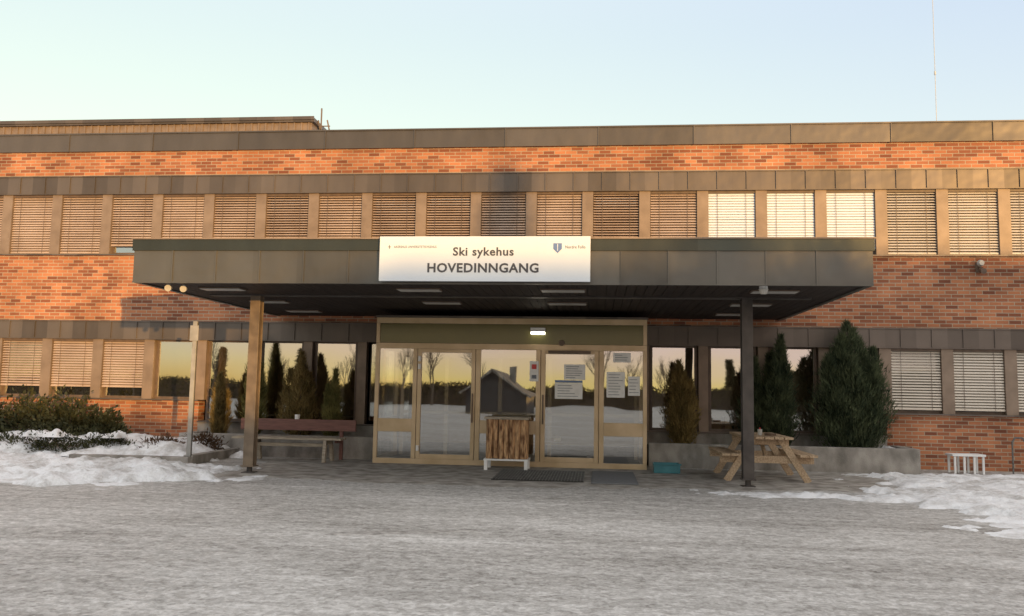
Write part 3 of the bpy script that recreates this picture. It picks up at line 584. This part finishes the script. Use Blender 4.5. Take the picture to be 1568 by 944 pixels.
def hedge(x0,x1,y,h,seed,n):
    e=empty('boundary_hedge'); r=np.random.default_rng(seed); b=MB(); k=int((x1-x0)/1.0)
    hs=[h*(.8+.18*r.random()) for _ in range(k+1)]
    for i in range(k):
        b.box(x0+i,x0+i+.998,y-.4,y+.4,0,hs[i]*.93,'trunk')
    b.build('core',e)
    C=np.stack([r.uniform(x0,x1,n),y+r.uniform(-.8,.8,n),r.random(n)**.6*h*.95],1); D=r.normal(size=(n,3))+np.array([0,0,.8]); D/=np.linalg.norm(D,axis=1)[:,None]
    V,F=blades(C,D,r.uniform(.2,.5,n),r.uniform(.04,.1,n),r); npmesh('foliage',V,F,'spr',e)
hedge(16,34.6,-60,3.7,51,8000); hedge(-60,16,-61,1.9,52,14000)
for i,(x,y,h) in enumerate([(-29,-70,5.5),(-21,-72,5),(-38,-70,5.5),(18,-80,5),(22,-85,6)]): spruce(x,y,h,h*.2,60+i)
for i,(x,y,h) in enumerate([(-11,-56,6.5),(-7.5,-62,7),(3,-58,6.5),(6,-64,6),(-20,-58,6.5),(-14.5,-60,6),(9,-60,6),(-27,-58,6),(-34,-60,7),(-42,-60,7)]): bare_tree(x,y,h,80+i,depth=6)
spruce(36.9,-58,9.0,.9,90,650)
for i,(x,y,h) in enumerate([(38.8,-60,9.0),(41,-58,8.8),(43.2,-61,9.2),(40,-62,8.5),(50,-56,9.8),(55,-58,9.6)]): bare_tree(x,y,h,100+i,depth=6,spread=.5)
# ---------------------------------------------------------------- light, sky, camera
EL,AZ=2.3,32.0
e_,a_=math.radians(EL),math.radians(AZ)
to=Vector((math.sin(a_)*math.cos(e_),-math.cos(a_)*math.cos(e_),math.sin(e_)))
sl=bpy.data.lights.new('sun','SUN'); sl.energy=5.0; sl.angle=math.radians(.5); sl.color=(1,.58,.19)
so=bpy.data.objects.new('sun',sl); COL.objects.link(so); so.rotation_euler=to.to_track_quat('Z','Y').to_euler(); so.location=(30,-40,30)
w=bpy.data.worlds.new('World'); S.world=w; w.use_nodes=True; nt=w.node_tree; bg=nt.nodes['Background']
sk=nt.nodes.new('ShaderNodeTexSky'); sk.sky_type='NISHITA'; sk.sun_disc=False; sk.sun_elevation=e_; sk.sun_rotation=math.pi-a_; sk.air_density=1; sk.dust_density=.5; sk.ozone_density=1.3
gm=nt.nodes.new('ShaderNodeGamma'); gm.inputs[1].default_value=.46; nt.links.new(sk.outputs[0],gm.inputs[0])
mn=nt.nodes.new('ShaderNodeVectorMath'); mn.operation='MINIMUM'; mn.inputs[1].default_value=(1.7,1.32,1.02); nt.links.new(gm.outputs[0],mn.inputs[0])
tn=nt.nodes.new('ShaderNodeMix'); tn.data_type='RGBA'; tn.blend_type='MULTIPLY'; tn.inputs[0].default_value=1; tn.inputs[7].default_value=(.95,.94,1.03,1)
nt.links.new(mn.outputs[0],tn.inputs[6])
tc=nt.nodes.new('ShaderNodeTexCoord'); sx=nt.nodes.new('ShaderNodeSeparateXYZ'); nt.links.new(tc.outputs['Generated'],sx.inputs[0])
mr=nt.nodes.new('ShaderNodeMapRange'); mr.interpolation_type='SMOOTHSTEP'; mr.inputs['From Min'].default_value=.38; mr.inputs['From Max'].default_value=.85; nt.links.new(sx.outputs[2],mr.inputs[0])
hz=nt.nodes.new('ShaderNodeMix'); hz.data_type='RGBA'; hz.inputs[7].default_value=(1.5,1.42,1.36,1)
nt.links.new(mr.outputs[0],hz.inputs[0]); nt.links.new(tn.outputs[2],hz.inputs[6])
nt.links.new(hz.outputs[2],bg.inputs[0]); bg.inputs[1].default_value=.88
S.view_settings.view_transform='Standard'; S.view_settings.look='None'; S.view_settings.exposure=0
y,a,r=-.1012,.0975,.0173
fw=Vector((math.sin(y)*math.cos(a),math.cos(y)*math.cos(a),math.sin(a))); rt=Vector((math.cos(y),-math.sin(y),0)); up=rt.cross(fw)
R=rt*math.cos(r)+up*math.sin(r); U=up*math.cos(r)-rt*math.sin(r)
cd=bpy.data.cameras.new('camera'); cd.sensor_width=36; cd.lens=1278.2/1568*36; cd.clip_end=2000; co=bpy.data.objects.new('camera',cd); COL.objects.link(co)
m4=Matrix.Identity(4)
for i in range(3): m4[i][0]=R[i]; m4[i][1]=U[i]; m4[i][2]=-fw[i]
m4.translation=Vector((2.599,-17.5227,1.4353)); co.matrix_world=m4; S.camera=co
